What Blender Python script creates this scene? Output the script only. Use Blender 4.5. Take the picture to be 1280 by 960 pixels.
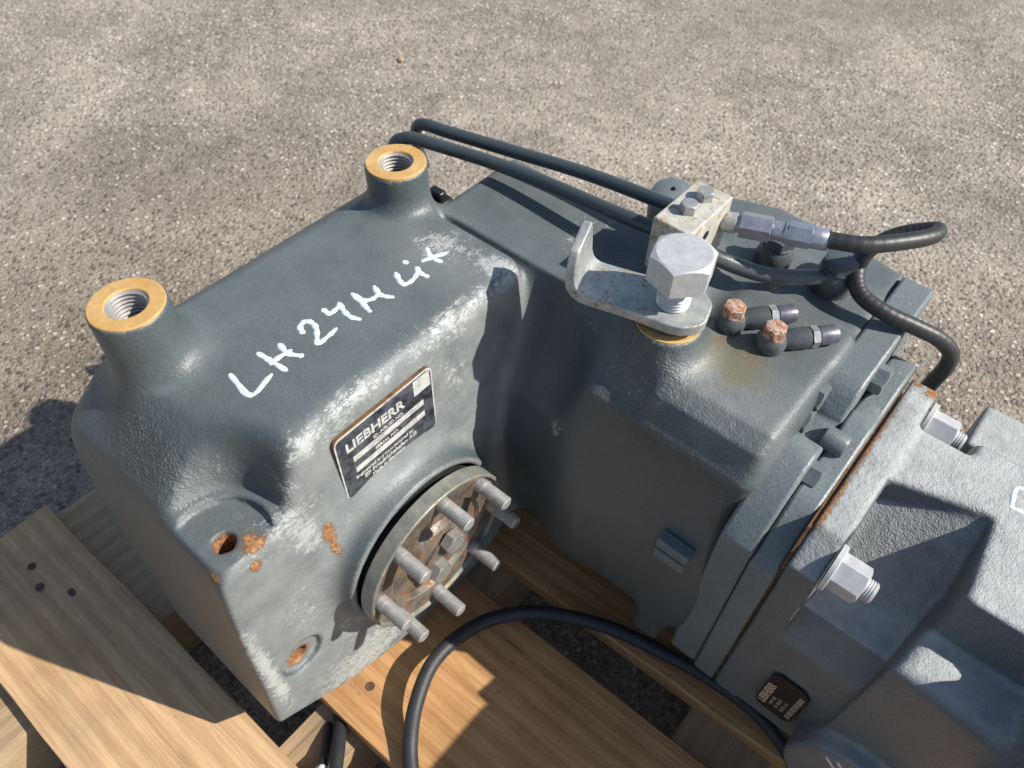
import bpy, bmesh, math, random
import numpy as np
from mathutils import Vector, Matrix
random.seed(7); np.random.seed(7)
for o in list(bpy.data.objects): bpy.data.objects.remove(o)
SC = bpy.context.scene
COL = SC.collection
R = math.radians

# ------------------------------------------------------------------ camera
P, AZ, RO = R(50.39), R(39.57), R(-1.206)
CAM = Vector((0, 0, .94))
Xr = Vector((math.cos(AZ), math.sin(AZ), 0)); Fw = Vector((-math.sin(AZ), math.cos(AZ), 0)); Zu = Vector((0, 0, 1))
fwd = Fw * math.cos(P) - Zu * math.sin(P)
upv = Fw * math.sin(P) + Zu * math.cos(P)
rt = Xr * math.cos(RO) - upv * math.sin(RO)
up2 = Xr * math.sin(RO) + upv * math.cos(RO)
cd = bpy.data.cameras.new('camera'); cam = bpy.data.objects.new('camera', cd); COL.objects.link(cam)
cam.matrix_world = Matrix(((rt.x, up2.x, -fwd.x, CAM.x), (rt.y, up2.y, -fwd.y, CAM.y), (rt.z, up2.z, -fwd.z, CAM.z), (0, 0, 0, 1)))
cd.sensor_width = 36; cd.lens = 960.5 / 1280 * 36; cd.clip_start = .02; cd.clip_end = 300
cd.dof.use_dof = True; cd.dof.focus_distance = .60; cd.dof.aperture_fstop = 11
SC.camera = cam

# ------------------------------------------------------------------ sky, sun, exposure
SUN = Vector((.664, .346, .663)).normalized()
w = bpy.data.worlds.new('World'); SC.world = w; w.use_nodes = True
nt = w.node_tree; nt.nodes.clear()
sky = nt.nodes.new('ShaderNodeTexSky'); sky.sky_type = 'NISHITA'; sky.sun_disc = False
sky.sun_elevation = math.asin(SUN.z); sky.sun_rotation = math.atan2(SUN.x, SUN.y)
bg = nt.nodes.new('ShaderNodeBackground'); bg.inputs[1].default_value = .095
wo = nt.nodes.new('ShaderNodeOutputWorld')
nt.links.new(sky.outputs[0], bg.inputs[0]); nt.links.new(bg.outputs[0], wo.inputs[0])
sl = bpy.data.lights.new('sun', 'SUN'); sl.energy = 5.0; sl.angle = R(.53); sl.color = (1, .95, .87)
so = bpy.data.objects.new('sun', sl); COL.objects.link(so)
so.rotation_euler = SUN.to_track_quat('Z', 'Y').to_euler(); so.location = (2, 1, 3)
vs = SC.view_settings; vs.view_transform = 'Standard'; vs.look = 'None'; vs.exposure = .42; vs.gamma = 1; vs.use_curve_mapping = False
SC.render.engine = 'CYCLES'
GZ = -.045          # ground level
DECK = .084         # top of the pallet boards

# ------------------------------------------------------------------ materials
class NT:
    def __init__(s, name):
        s.m = bpy.data.materials.new(name); s.m.use_nodes = True; s.t = s.m.node_tree
        s.t.nodes.clear(); s.out = s.n('ShaderNodeOutputMaterial'); s.b = s.n('ShaderNodeBsdfPrincipled')
        s.t.links.new(s.b.outputs[0], s.out.inputs[0]); s._co = None
    def n(s, typ, **k):
        q = s.t.nodes.new(typ)
        for a, v in k.items(): setattr(q, a, v)
        return q
    def l(s, a, b): s.t.links.new(a, b)
    def put(s, sock, v):
        if isinstance(v, bpy.types.NodeSocket): s.l(v, sock)
        elif isinstance(v, (tuple, list)) and len(v) == 3 and sock.type == 'RGBA': sock.default_value = (*v, 1)
        else: sock.default_value = v
    def co(s, rnd=False, scale=None):
        tc = s.n('ShaderNodeTexCoord'); v = tc.outputs['Object']
        if scale:
            mp = s.n('ShaderNodeMapping'); mp.inputs['Scale'].default_value = scale; s.l(v, mp.inputs[0]); v = mp.outputs[0]
        if rnd:
            oi = s.n('ShaderNodeObjectInfo'); a = s.n('ShaderNodeVectorMath', operation='MULTIPLY_ADD')
            cmb = s.n('ShaderNodeCombineXYZ')
            for i in range(3): s.l(oi.outputs['Random'], cmb.inputs[i])
            s.l(cmb.outputs[0], a.inputs[0]); a.inputs[1].default_value = (9, 5, 7); s.l(v, a.inputs[2]); v = a.outputs[0]
        return v
    def noise(s, scale, detail=4, rough=.55, co=None, dist=0):
        q = s.n('ShaderNodeTexNoise'); q.inputs['Scale'].default_value = scale; q.inputs['Detail'].default_value = detail
        q.inputs['Roughness'].default_value = rough; q.inputs['Distortion'].default_value = dist
        s.l(co if co else s.co(), q.inputs['Vector']); return q.outputs['Fac']
    def voro(s, scale, feature='F1', co=None, out='Distance'):
        q = s.n('ShaderNodeTexVoronoi', feature=feature); q.inputs['Scale'].default_value = scale
        s.l(co if co else s.co(), q.inputs['Vector']); return q.outputs[out]
    def ramp(s, f, stops):
        q = s.n('ShaderNodeValToRGB'); e = q.color_ramp.elements
        while len(e) < len(stops): e.new(.5)
        for i, (p, c) in enumerate(stops):
            e[i].position = p; e[i].color = (c, c, c, 1) if not isinstance(c, tuple) else (*c, 1)
        s.put(q.inputs[0], f); return q.outputs[0]
    def mix(s, f, a, b, mode='MIX'):
        q = s.n('ShaderNodeMix', data_type='RGBA', blend_type=mode)
        s.put(q.inputs[0], f); s.put(q.inputs[6], a); s.put(q.inputs[7], b); return q.outputs[2]
    def math(s, op, a, b=0., clamp=False):
        q = s.n('ShaderNodeMath', operation=op, use_clamp=clamp); s.put(q.inputs[0], a); s.put(q.inputs[1], b); return q.outputs[0]
    def attr(s, name):
        q = s.n('ShaderNodeAttribute', attribute_name=name); return q.outputs['Fac']
    def bump(s, h, dist, strength=1., prev=None):
        q = s.n('ShaderNodeBump'); q.inputs['Strength'].default_value = strength; q.inputs['Distance'].default_value = dist
        s.put(q.inputs['Height'], h)
        if prev: s.l(prev, q.inputs['Normal'])
        return q.outputs[0]
    def fin(s, col, rough, metal=0., nrm=None, spec=.5):
        s.put(s.b.inputs['Base Color'], col); s.put(s.b.inputs['Roughness'], rough); s.put(s.b.inputs['Metallic'], metal)
        s.b.inputs['Specular IOR Level'].default_value = spec
        if nrm: s.l(nrm, s.b.inputs['Normal'])
        return s.m
M = {}
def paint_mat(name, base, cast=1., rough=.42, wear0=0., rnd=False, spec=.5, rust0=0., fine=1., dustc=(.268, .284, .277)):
    t = NT(name); co = t.co(rnd)
    big = t.noise(7, 3, .6, co); mid = t.noise(45, 5, .6, co)
    c = t.mix(t.ramp(big, [(.3, 0.), (.7, 1.)]), tuple(x * .86 for x in base), tuple(x * 1.12 for x in base))
    c = t.mix(t.math('MULTIPLY', t.ramp(mid, [(.45, 0.), (.75, 1.)]), .35), c, (base[0] * .95, base[1] * .93, base[2] * .82))
    sp_ = t.noise(420, 6, .75, co); c = t.mix(t.ramp(sp_, [(.38, 0.), (.62, 1.)]), t.mix(.28, c, (.02, .024, .026)), c)
    du = t.math('MULTIPLY', t.attr('dust'), t.ramp(t.noise(28, 7, .65, co), [(.25, .35), (.62, 1.)]))  # front-face dust, and sunlit tone painted on up-facing faces
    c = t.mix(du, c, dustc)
    # chalky scuffs where the wear mask is high, thin overall elsewhere
    sc = t.noise(330, 10, .78, t.co(rnd, (1., .42, .8)), 1.2); sc2 = t.noise(70, 8, .72, co, .4)
    wr = t.math('ADD', t.attr('wear'), wear0)
    v = t.math('ADD', t.math('MULTIPLY', sc, .62), t.math('MULTIPLY', sc2, .38))
    v = t.math('ADD', v, t.math('MULTIPLY', wr, .205))
    sm = t.math('MULTIPLY', t.ramp(v, [(.63, 0.), (.70, 1.)]), .75)
    c = t.mix(sm, c, (.46, .48, .46))
    # brown dirt runs
    dn = t.noise(22, 6, .7, co)
    dv = t.math('ADD', dn, t.math('MULTIPLY', t.attr('dirt'), .4))
    dm = t.math('MULTIPLY', t.ramp(dv, [(.66, 0.), (.95, 1.)]), .6)
    c = t.mix(dm, c, (.15, .125, .055))
    # rust
    rn = t.noise(190, 10, .78, co, .8)
    rv = t.math('ADD', rn, t.math('MULTIPLY', t.math('ADD', t.attr('rust'), rust0), .5))
    rm = t.ramp(rv, [(.77, 0.), (.84, 1.)])
    c = t.mix(t.math('MULTIPLY', t.ramp(rv, [(.62, 0.), (.78, 1.)]), .45), c, (.13, .085, .045))
    rc = t.mix(t.ramp(t.noise(380, 6, .7, co), [(.35, 0.), (.65, 1.)]), (.13, .045, .018), (.46, .24, .10))
    c = t.mix(rm, c, rc)
    gl = t.noise(90, 5, .6, co)
    ro = t.math('ADD', t.math('MULTIPLY', gl, .22), rough - .11)
    ro = t.math('ADD', ro, t.math('MULTIPLY', rm, .4)); ro = t.math('SUBTRACT', ro, t.math('MULTIPLY', t.attr('pit'), .20)); ro = t.math('ADD', ro, t.math('MULTIPLY', t.attr('dust'), .1))
    h1 = t.noise(520 * fine, 3, .6, co); h2 = t.noise(130 * fine, 3, .6, co)
    n1 = t.bump(t.math('MULTIPLY', h2, t.math('ADD', t.math('MULTIPLY', t.attr('pit'), 4.), .35)), .0011 * cast)
    n1 = t.bump(t.math('MULTIPLY', h1, t.math('ADD', t.math('MULTIPLY', t.attr('pit'), 3.), .45)), .0006 * cast, 1, n1)
    n1 = t.bump(t.math('ADD', sm, t.math('MULTIPLY', rm, 2)), .00012, 1, n1)
    M[name] = t.fin(c, ro, 0, n1, spec)
GREY = (.084, .104, .110)
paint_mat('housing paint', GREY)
paint_mat('flange paint', (.165, .195, .203), 1.0, .42, .25)
paint_mat('motor paint', (.150, .166, .172), .85, .50, .05, fine=1.5, dustc=(.40, .42, .415))  # base darkened for shaded sides, pale second colour paints the sunlit top
paint_mat('pipe paint', (.058, .074, .082), .35, .34, .1, True)
paint_mat('fitting paint', (.085, .100, .106), .5, .32, .2, True, .5, .12)
paint_mat('bolt paint', (.15, .178, .188), .4, .42, .3, True)

def metal_mat(name, c0, c1, rough, metal, sc=60, bump=.0002, rust=0., rustc=((.2, .06, .02), (.45, .22, .08))):
    t = NT(name); co = t.co(True)
    n = t.noise(sc, 8, .7, co); c = t.mix(t.ramp(n, [(.35, 0.), (.65, 1.)]), c0, c1)
    mm = metal
    if rust:
        rn = t.noise(sc * 1.6, 8, .72, co); rm = t.ramp(rn, [(.62 - rust * .3, 0.), (.70 - rust * .3, 1.)])
        c = t.mix(rm, c, t.mix(t.noise(sc * 5, 4, .6, co), *rustc))
        mm = t.math('MULTIPLY', t.math('SUBTRACT', 1., rm), metal)
        ro = t.math('ADD', t.math('MULTIPLY', rm, .4), rough, True)
    else: ro = t.math('ADD', t.math('MULTIPLY', n, .2), rough - .1)
    M[name] = t.fin(c, ro, mm, t.bump(t.noise(sc * 5, 5, .65, co), bump))
metal_mat('bolt steel', (.26, .25, .24), (.38, .37, .35), .45, .45, 120, .0002, .12)
metal_mat('zinc', (.46, .465, .475), (.60, .605, .61), .48, .35, 120, .00015, .10, ((.30, .27, .23), (.38, .34, .28)))
metal_mat('stud steel', (.33, .33, .32), (.46, .455, .44), .45, .45, 150)
metal_mat('zinc bluish', (.33, .34, .40), (.46, .47, .52), .36, .7, 90)
metal_mat('old zinc', (.27, .30, .31), (.50, .51, .48), .44, .45, 60, .0004, .24, ((.06, .05, .04), (.38, .30, .18)))
metal_mat('block alloy', (.40, .39, .34), (.60, .58, .52), .55, .2, 70, .0003, .32, ((.20, .16, .09), (.44, .33, .17)))
metal_mat('brass rust face', (.50, .28, .085), (.60, .40, .17), .62, .12, 55, .0002, .30, ((.36, .17, .05), (.52, .36, .17)))
metal_mat('thread steel', (.40, .38, .37), (.52, .50, .47), .4, .6, 140, .0001, .06)
metal_mat('rusty bolt', (.40, .30, .25), (.50, .42, .36), .7, .1, 160, .0005, .55, ((.20, .065, .025), (.40, .20, .11)))
metal_mat('rusty steel', (.10, .085, .07), (.26, .235, .20), .45, .45, 60, .0006, .34, ((.09, .035, .015), (.32, .13, .045)))
metal_mat('flange steel', (.17, .175, .155), (.29, .295, .26), .46, .3, 45, .0003, .18, ((.22, .12, .05), (.42, .33, .14)))
metal_mat('old screw', (.05, .035, .025), (.14, .09, .06), .7, .2, 200, .0003, .3, ((.08, .03, .015), (.2, .09, .04)))
metal_mat('dark steel', (.10, .10, .12), (.17, .17, .19), .4, .4, 120, .0001)
metal_mat('rust seam', (.05, .03, .018), (.22, .105, .035), .85, 0, 150, .0005)
def plain(name, c, rough, metal=0., var=.15, sc=60, bump=.0001, rnd=True):
    t = NT(name); co = t.co(rnd); n = t.noise(sc, 6, .65, co)
    cc = t.mix(n, tuple(x * (1 - var) for x in c), tuple(min(1, x * (1 + var)) for x in c))
    M[name] = t.fin(cc, t.math('ADD', t.math('MULTIPLY', n, .2), rough - .1), metal, t.bump(t.noise(sc * 6, 4, .6, co), bump))
plain('rubber', (.017, .018, .020), .42, 0, .3, 80, .0002)
plain('cable jacket', (.026, .028, .032), .55, 0, .5, 60, .0002)
plain('black plastic', (.016, .017, .02), .35)
plain('white marker', (.60, .69, .74), .55, 0, .28, 240, .0003)
def plate_white():
    t = NT('plate white'); co = t.co(); n = t.noise(120, 9, .75, co)
    c = t.mix(t.ramp(n, [(.46, 0.), (.66, 1.)]), (.55, .54, .51), (.26, .26, .26))
    c = t.mix(t.ramp(t.noise(55, 8, .7, co), [(.68, 0.), (.74, .7)]), c, (.06, .063, .07))
    M['plate white'] = t.fin(c, .5, 0, t.bump(n, .0001))
plate_white()
plain('plate copper', (.55, .40, .29), .45, 0, .2, 200)
plain('leaf', (.42, .26, .12), .7)
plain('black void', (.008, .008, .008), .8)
plain('label white', (.75, .75, .73), .6)
def plate_black():
    t = NT('plate black'); co = t.co()
    n = t.noise(70, 8, .72, co); c = t.mix(t.ramp(n, [(.42, 0.), (.72, 1.)]), (.022, .025, .032), (.13, .14, .16))
    M['plate black'] = t.fin(c, .34, 0, t.bump(t.noise(300, 4, .6, co), .0001))
plate_black()
plain('plate dark', (.020, .017, .015), .4, 0, .3, 120)
def hose_mat():
    t = NT('hose rubber'); co = t.co(); n = t.noise(80, 5, .6, co)
    M['hose rubber'] = t.fin(t.mix(n, (.017, .018, .019), (.036, .037, .038)), .46, 0, t.bump(t.attr('rib'), .00018))
hose_mat()
def asphalt():
    t = NT('asphalt'); co = t.co()
    wv = t.n('ShaderNodeVectorMath', operation='MULTIPLY_ADD'); nz = t.n('ShaderNodeTexNoise'); nz.inputs['Scale'].default_value = 60
    t.l(co, nz.inputs['Vector']); t.l(nz.outputs['Color'], wv.inputs[0]); wv.inputs[1].default_value = (.006,) * 3; t.l(co, wv.inputs[2]); wc = wv.outputs[0]
    v1 = t.n('ShaderNodeTexVoronoi'); v1.inputs['Scale'].default_value = 100; t.l(wc, v1.inputs['Vector'])
    v2 = t.n('ShaderNodeTexVoronoi'); v2.inputs['Scale'].default_value = 270; t.l(wc, v2.inputs['Vector'])
    s1 = t.n('ShaderNodeSeparateColor'); t.l(v1.outputs['Color'], s1.inputs[0]); s2 = t.n('ShaderNodeSeparateColor'); t.l(v2.outputs['Color'], s2.inputs[0])
    big = t.noise(2.6, 6, .65, co); mid = t.noise(14, 6, .68, co)
    bind = t.mix(t.ramp(t.math('ADD', t.math('MULTIPLY', big, .6), t.math('MULTIPLY', mid, .4)), [(.38, 0.), (.60, 1.)]), (.225, .192, .156), (.53, .465, .385))
    g1 = t.ramp(s1.outputs[0], [(0., (.11, .095, .08)), (.35, (.26, .22, .18)), (.65, (.48, .405, .32)), (.85, (.70, .61, .50)), (.95, (.90, .84, .74))])
    g2 = t.ramp(s2.outputs[1], [(0., (.10, .085, .07)), (.5, (.29, .245, .20)), (.85, (.54, .47, .395)), (1., (.80, .76, .69))])
    m1 = t.ramp(v1.outputs['Distance'], [(.30, 1.), (.52, 0.)]); m2 = t.ramp(v2.outputs['Distance'], [(.35, 1.), (.6, 0.)])
    keep = t.ramp(s1.outputs[2], [(.33, 0.), (.38, 1.)])
    c = t.mix(t.math('MULTIPLY', m2, .75), bind, g2)
    c = t.mix(t.math('MULTIPLY', t.math('MULTIPLY', m1, keep), t.ramp(t.noise(3.5, 4, .6, co), [(.35, .55), (.65, 1.)])), c, g1)
    c = t.mix(t.ramp(t.noise(1.1, 4, .6, co), [(.35, 0.), (.7, .35)]), c, (.12, .09, .06), 'MULTIPLY')
    # uneven darker brown patches, the broadest around where the pallet stands
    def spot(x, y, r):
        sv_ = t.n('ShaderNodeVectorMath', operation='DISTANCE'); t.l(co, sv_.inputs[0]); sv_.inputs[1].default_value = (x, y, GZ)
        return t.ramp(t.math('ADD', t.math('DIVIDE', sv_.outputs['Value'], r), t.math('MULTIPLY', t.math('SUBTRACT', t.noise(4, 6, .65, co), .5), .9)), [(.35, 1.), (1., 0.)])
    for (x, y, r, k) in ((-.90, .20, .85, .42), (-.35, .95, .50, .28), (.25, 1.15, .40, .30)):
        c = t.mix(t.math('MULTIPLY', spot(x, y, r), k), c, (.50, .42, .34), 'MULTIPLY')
    h = t.math('ADD', t.math('MULTIPLY', t.math('MULTIPLY', m1, keep), .8), t.math('MULTIPLY', m2, .35))
    n = t.bump(h, .0042, 1.); n = t.bump(t.noise(500, 4, .6, co), .0008, 1, n)
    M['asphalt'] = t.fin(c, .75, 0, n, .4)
asphalt()
def wood(name, c0, c1, axis, end=False, grey=0.):
    t = NT(name)
    sc = {'x': (2.2, 34, 34), 'y': (34, 2.2, 34)}[axis]
    co = t.co(True, sc); cf = t.co(True, {'x': (14, 300, 300), 'y': (300, 14, 300)}[axis]); c3 = t.co(True)
    ring = t.n('ShaderNodeTexWave', wave_type='BANDS', bands_direction='Y' if axis == 'x' else 'X'); ring.inputs['Scale'].default_value = .42
    ring.inputs['Distortion'].default_value = 9.; ring.inputs['Detail'].default_value = 3; ring.inputs['Detail Scale'].default_value = .35; t.l(co, ring.inputs['Vector'])
    g = t.ramp(ring.outputs['Fac'], [(.1, 0.), (.85, 1.)])
    fib = t.noise(1, 5, .65, cf); blot = t.noise(9, 5, .6, c3)
    g = t.math('POWER', g, 1.8); c = t.mix(t.math('MULTIPLY', g, .5), c1, tuple(x * .80 for x in c0))
    c = t.mix(t.math('MULTIPLY', t.ramp(fib, [(.44, 0.), (.62, 1.)]), .45), c, tuple(x * .62 for x in c0))
    c = t.mix(t.math('MULTIPLY', t.ramp(blot, [(.45, 0.), (.75, 1.)]), .45), c, (c0[0] * .55, c0[1] * .48, c0[2] * .42))
    sp = t.noise(75, 3, .6, c3); c = t.mix(t.ramp(sp, [(.70, 0.), (.76, .6)]), c, (.07, .045, .03))
    ckn = t.noise(1, 3, .6, t.co(True, {'x': (5, 130, 60), 'y': (130, 5, 60)}[axis])); c = t.mix(t.ramp(ckn, [(.70, 0.), (.73, .8)]), c, (.06, .035, .02))
    kn = t.voro(5.5, 'F1', c3); c = t.mix(t.ramp(kn, [(.045, .75), (.085, 0.)]), c, (.16, .075, .03))
    st_ = t.noise(4, 5, .65, c3); c = t.mix(t.math('MULTIPLY', t.ramp(st_, [(.52, 0.), (.72, 1.)]), .5), c, (.17, .12, .085))
    if grey: c = t.mix(grey, c, (.30, .27, .235))
    n = t.bump(fib, .0011); n = t.bump(g, .0004, 1, n)
    M[name] = t.fin(c, .72, 0, n, .3)
wood('pine board', (.46, .225, .085), (.56, .315, .14), 'x')
wood('pine grey board', (.51, .295, .135), (.62, .41, .215), 'x', grey=.08)
wood('pine bearer', (.36, .24, .13), (.44, .31, .18), 'y', grey=.1)

# ------------------------------------------------------------------ mesh helpers
WM = {}
def tag(o, label=None, cat=None, group=None, kind=None):
    for k, v in (('label', label), ('category', cat), ('group', group), ('kind', kind)):
        if v: o[k] = v
    return o
def link(o, parent=None, Mx=None):
    COL.objects.link(o); Mx = Mx or Matrix(); WM[o] = Mx; o.matrix_basis = Mx
    if parent is not None:
        o.parent = parent; o.matrix_parent_inverse = WM[parent].inverted()
    return o
def empty(name, loc):
    o = bpy.data.objects.new(name, None); o.empty_display_size = .05
    return link(o, None, Matrix.Translation(loc))
def mesh(name, verts, faces, mat, smooth=None, mats=None, idx=None):
    me = bpy.data.meshes.new(name); me.from_pydata([tuple(v) for v in verts], [], faces)
    bm = bmesh.new(); bm.from_mesh(me); bmesh.ops.recalc_face_normals(bm, faces=bm.faces); bm.to_mesh(me); bm.free()
    for m in ([mat] if mats is None else mats): me.materials.append(M[m])
    if idx is not None: me.polygons.foreach_set('material_index', idx)
    if smooth is not None:
        me.polygons.foreach_set('use_smooth', [True] * len(me.polygons))
        try: me.set_sharp_from_angle(angle=R(smooth))
        except Exception: pass
    return me
def part(name, me, parent, Mx=None, bevel=0, seg=2):
    o = bpy.data.objects.new(name, me); link(o, parent, Mx)
    if bevel:
        b = o.modifiers.new('bevel', 'BEVEL'); b.width = bevel; b.segments = seg; b.limit_method = 'ANGLE'; b.angle_limit = R(35); b.harden_normals = False
        me.polygons.foreach_set('use_smooth', [True] * len(me.polygons))
        me.set_sharp_from_angle(angle=R(50))
    return o
def axis_mx(loc, d, roll=0):
    q = Vector(d).to_track_quat('Z', 'Y'); return Matrix.Translation(loc) @ q.to_matrix().to_4x4() @ Matrix.Rotation(roll, 4, 'Z')
def prism(poly, a0, a1, axis='x'):
    n = len(poly); vs_ = []
    for a in (a0, a1):
        for (p, q) in poly:
            vs_.append({'x': (a, p, q), 'y': (p, a, q), 'z': (p, q, a)}[axis])
    fs = [tuple(range(n)), tuple(range(2 * n - 1, n - 1, -1))] + [(i, (i + 1) % n, n + (i + 1) % n, n + i) for i in range(n)]
    return vs_, fs
def box(x0, x1, y0, y1, z0, z1): return prism([(x0, y0), (x1, y0), (x1, y1), (x0, y1)], z0, z1, 'z')
def lathe(prof, n=32, cap0=True, cap1=True):
    vs_, fs = [], []
    for (r, z) in prof:
        for k in range(n): a = 2 * math.pi * k / n; vs_.append((r * math.cos(a), r * math.sin(a), z))
    for i in range(len(prof) - 1):
        for k in range(n): fs.append((i * n + k, i * n + (k + 1) % n, (i + 1) * n + (k + 1) % n, (i + 1) * n + k))
    if cap0: fs.append(tuple(range(n))[::-1])
    if cap1: fs.append(tuple(range((len(prof) - 1) * n, len(prof) * n)))
    return vs_, fs
def merge(*ms):
    V, F = [], []
    for v, f in ms: b = len(V); V += list(v); F += [tuple(i + b for i in q) for q in f]
    return V, F
def hexhead(af, h, n=36, washer=0, wr=0):
    """hex head along +z with the turned chamfer on its corners"""
    apo = af / 2; vs_, fs = [], []
    rings = []
    def R_(a): return apo / math.cos((a + math.pi / 6) % (math.pi / 3) - math.pi / 6)
    rows = [lambda a: (R_(a), 0), lambda a: (R_(a), h - (R_(a) - apo * .96) * .62), lambda a: (apo * .93, h), lambda a: (apo * .3, h)]
    for f in rows:
        for k in range(n):
            a = 2 * math.pi * k / n; r, z = f(a); vs_.append((r * math.cos(a), r * math.sin(a), z))
    for i in range(len(rows) - 1):
        for k in range(n): fs.append((i * n + k, i * n + (k + 1) % n, (i + 1) * n + (k + 1) % n, (i + 1) * n + k))
    fs.append(tuple(range(n))[::-1]); fs.append(tuple(range(3 * n, 4 * n)))
    if washer:
        W = lathe([(wr, -washer), (wr, -.0004), (wr - .0006, 0), (apo * .6, 0)], 28); return merge((vs_, fs), W)
    return vs_, fs
def threaded(r, z0, z1, pitch, n=24, depth=None, tip=.001):
    d = depth or pitch * .5; prof = []; z = z0
    while z < z1 - tip - pitch * .5:
        prof += [(r - d, z), (r, z + pitch * .4), (r, z + pitch * .6)]; z += pitch
    prof += [(r - d, z), (r - d * .6, z1 - tip), (r - d - tip, z1)]
    return lathe(prof, n)
def spline(pts, n=8):
    P_ = [Vector(p) for p in pts]; P_ = [P_[0] * 2 - P_[1]] + P_ + [P_[-1] * 2 - P_[-2]]; out = []
    for i in range(1, len(P_) - 2):
        a, b, c, d = P_[i - 1:i + 3]
        for k in range(n):
            t = k / n; out.append(.5 * ((2 * b) + (c - a) * t + (2 * a - 5 * b + 4 * c - d) * t * t + (3 * b - a - 3 * c + d) * t ** 3))
    out.append(P_[-2]); return out
def tube(pts, r, n=16, ring=None, rfun=None):
    T = []
    for i in range(len(pts)):
        d = (pts[min(i + 1, len(pts) - 1)] - pts[max(i - 1, 0)]); T.append(d.normalized())
    u = T[0].orthogonal().normalized(); vs_, fs = [], []
    for i, p in enumerate(pts):
        u = (u - T[i] * u.dot(T[i])).normalized(); v = T[i].cross(u); rr = rfun(i) if rfun else r
        for k in range(n): a = 2 * math.pi * k / n; vs_.append(p + (u * math.cos(a) + v * math.sin(a)) * rr)
    for i in range(len(pts) - 1):
        for k in range(n): fs.append((i * n + k, i * n + (k + 1) % n, (i + 1) * n + (k + 1) % n, (i + 1) * n + k))
    fs.append(tuple(range(n))[::-1]); fs.append(tuple(range((len(pts) - 1) * n, len(pts) * n)))
    return vs_, fs
_txt = {}
def text_mesh(s, size, bold=0., mat='plate white', ext=.0002, align='LEFT'):
    cu = bpy.data.curves.new('t', 'FONT'); cu.body = s; cu.size = size; cu.extrude = ext; cu.offset = bold; cu.align_x = align; cu.resolution_u = 2
    ob = bpy.data.objects.new('t', cu); COL.objects.link(ob)
    dg = bpy.context.evaluated_depsgraph_get(); me = bpy.data.meshes.new_from_object(ob.evaluated_get(dg))
    v = [tuple(q.co) for q in me.vertices]; f = [tuple(p.vertices) for p in me.polygons]
    bpy.data.objects.remove(ob); bpy.data.meshes.remove(me)
    return v, f

# ------------------------------------------------------------------ signed distance fields for the castings
f32 = np.float32
def sbox(p, lo, hi, r=.0):
    c = [(a + b) / 2 for a, b in zip(lo, hi)]; h = [(b - a) / 2 - r for a, b in zip(lo, hi)]
    q = [np.abs(p[i] - f32(c[i])) - f32(h[i]) for i in range(3)]
    return np.sqrt(sum(np.maximum(a, 0) ** 2 for a in q)) + np.minimum(np.maximum(q[0], np.maximum(q[1], q[2])), 0) - f32(r)
def scyl(p, ax, c, r, a0, a1, rd=.0, taper=0.):
    i, j = {'x': (1, 2), 'y': (0, 2), 'z': (0, 1)}[ax]; k = 'xyz'.index(ax)
    d = np.sqrt((p[i] - f32(c[0])) ** 2 + (p[j] - f32(c[1])) ** 2) - f32(r - rd)
    if taper: d = d - f32(taper) * (f32(a1) - p[k])
    e = np.abs(p[k] - f32((a0 + a1) / 2)) - f32((a1 - a0) / 2 - rd)
    return np.minimum(np.maximum(d, e), 0) + np.sqrt(np.maximum(d, 0) ** 2 + np.maximum(e, 0) ** 2) - f32(rd)
def spoly(u, v, poly):
    d = np.full(u.shape, 1e9, f32); s = np.ones(u.shape, f32); n = len(poly)
    for i in range(n):
        ax_, ay_ = poly[i]; bx_, by_ = poly[i - 1]; ex, ey = bx_ - ax_, by_ - ay_
        wx, wy = u - f32(ax_), v - f32(ay_); t = np.clip((wx * f32(ex) + wy * f32(ey)) / f32(ex * ex + ey * ey), 0, 1)
        d = np.minimum(d, (wx - f32(ex) * t) ** 2 + (wy - f32(ey) * t) ** 2)
        c1 = v >= f32(ay_); c2 = v < f32(by_); c3 = f32(ex) * wy > f32(ey) * wx
        flip = (c1 & c2 & c3) | (~c1 & ~c2 & ~c3); s = np.where(flip, -s, s)
    return s * np.sqrt(d)
def smin(a, b, k):
    k = np.asarray(k, f32); h = np.maximum(k - np.abs(a - b), 0) / k; return np.minimum(a, b) - h * h * (k * f32(.25))
def smax(a, b, k): return -smin(-a, -b, k)
def sext(p, ax, poly, a0, a1, rd):
    i, j = {'x': (1, 2), 'y': (0, 2), 'z': (0, 1)}[ax]; k = 'xyz'.index(ax)
    d = spoly(p[i], p[j], poly) + f32(rd); e = np.abs(p[k] - f32((a0 + a1) / 2)) - f32((a1 - a0) / 2 - rd)
    return np.minimum(np.maximum(d, e), 0) + np.sqrt(np.maximum(d, 0) ** 2 + np.maximum(e, 0) ** 2) - f32(rd)
def ellip(p, c, r):
    k0 = np.sqrt(sum(((p[i] - f32(c[i])) / f32(r[i])) ** 2 for i in range(3))); return (k0 - 1) * f32(min(r))
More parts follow.
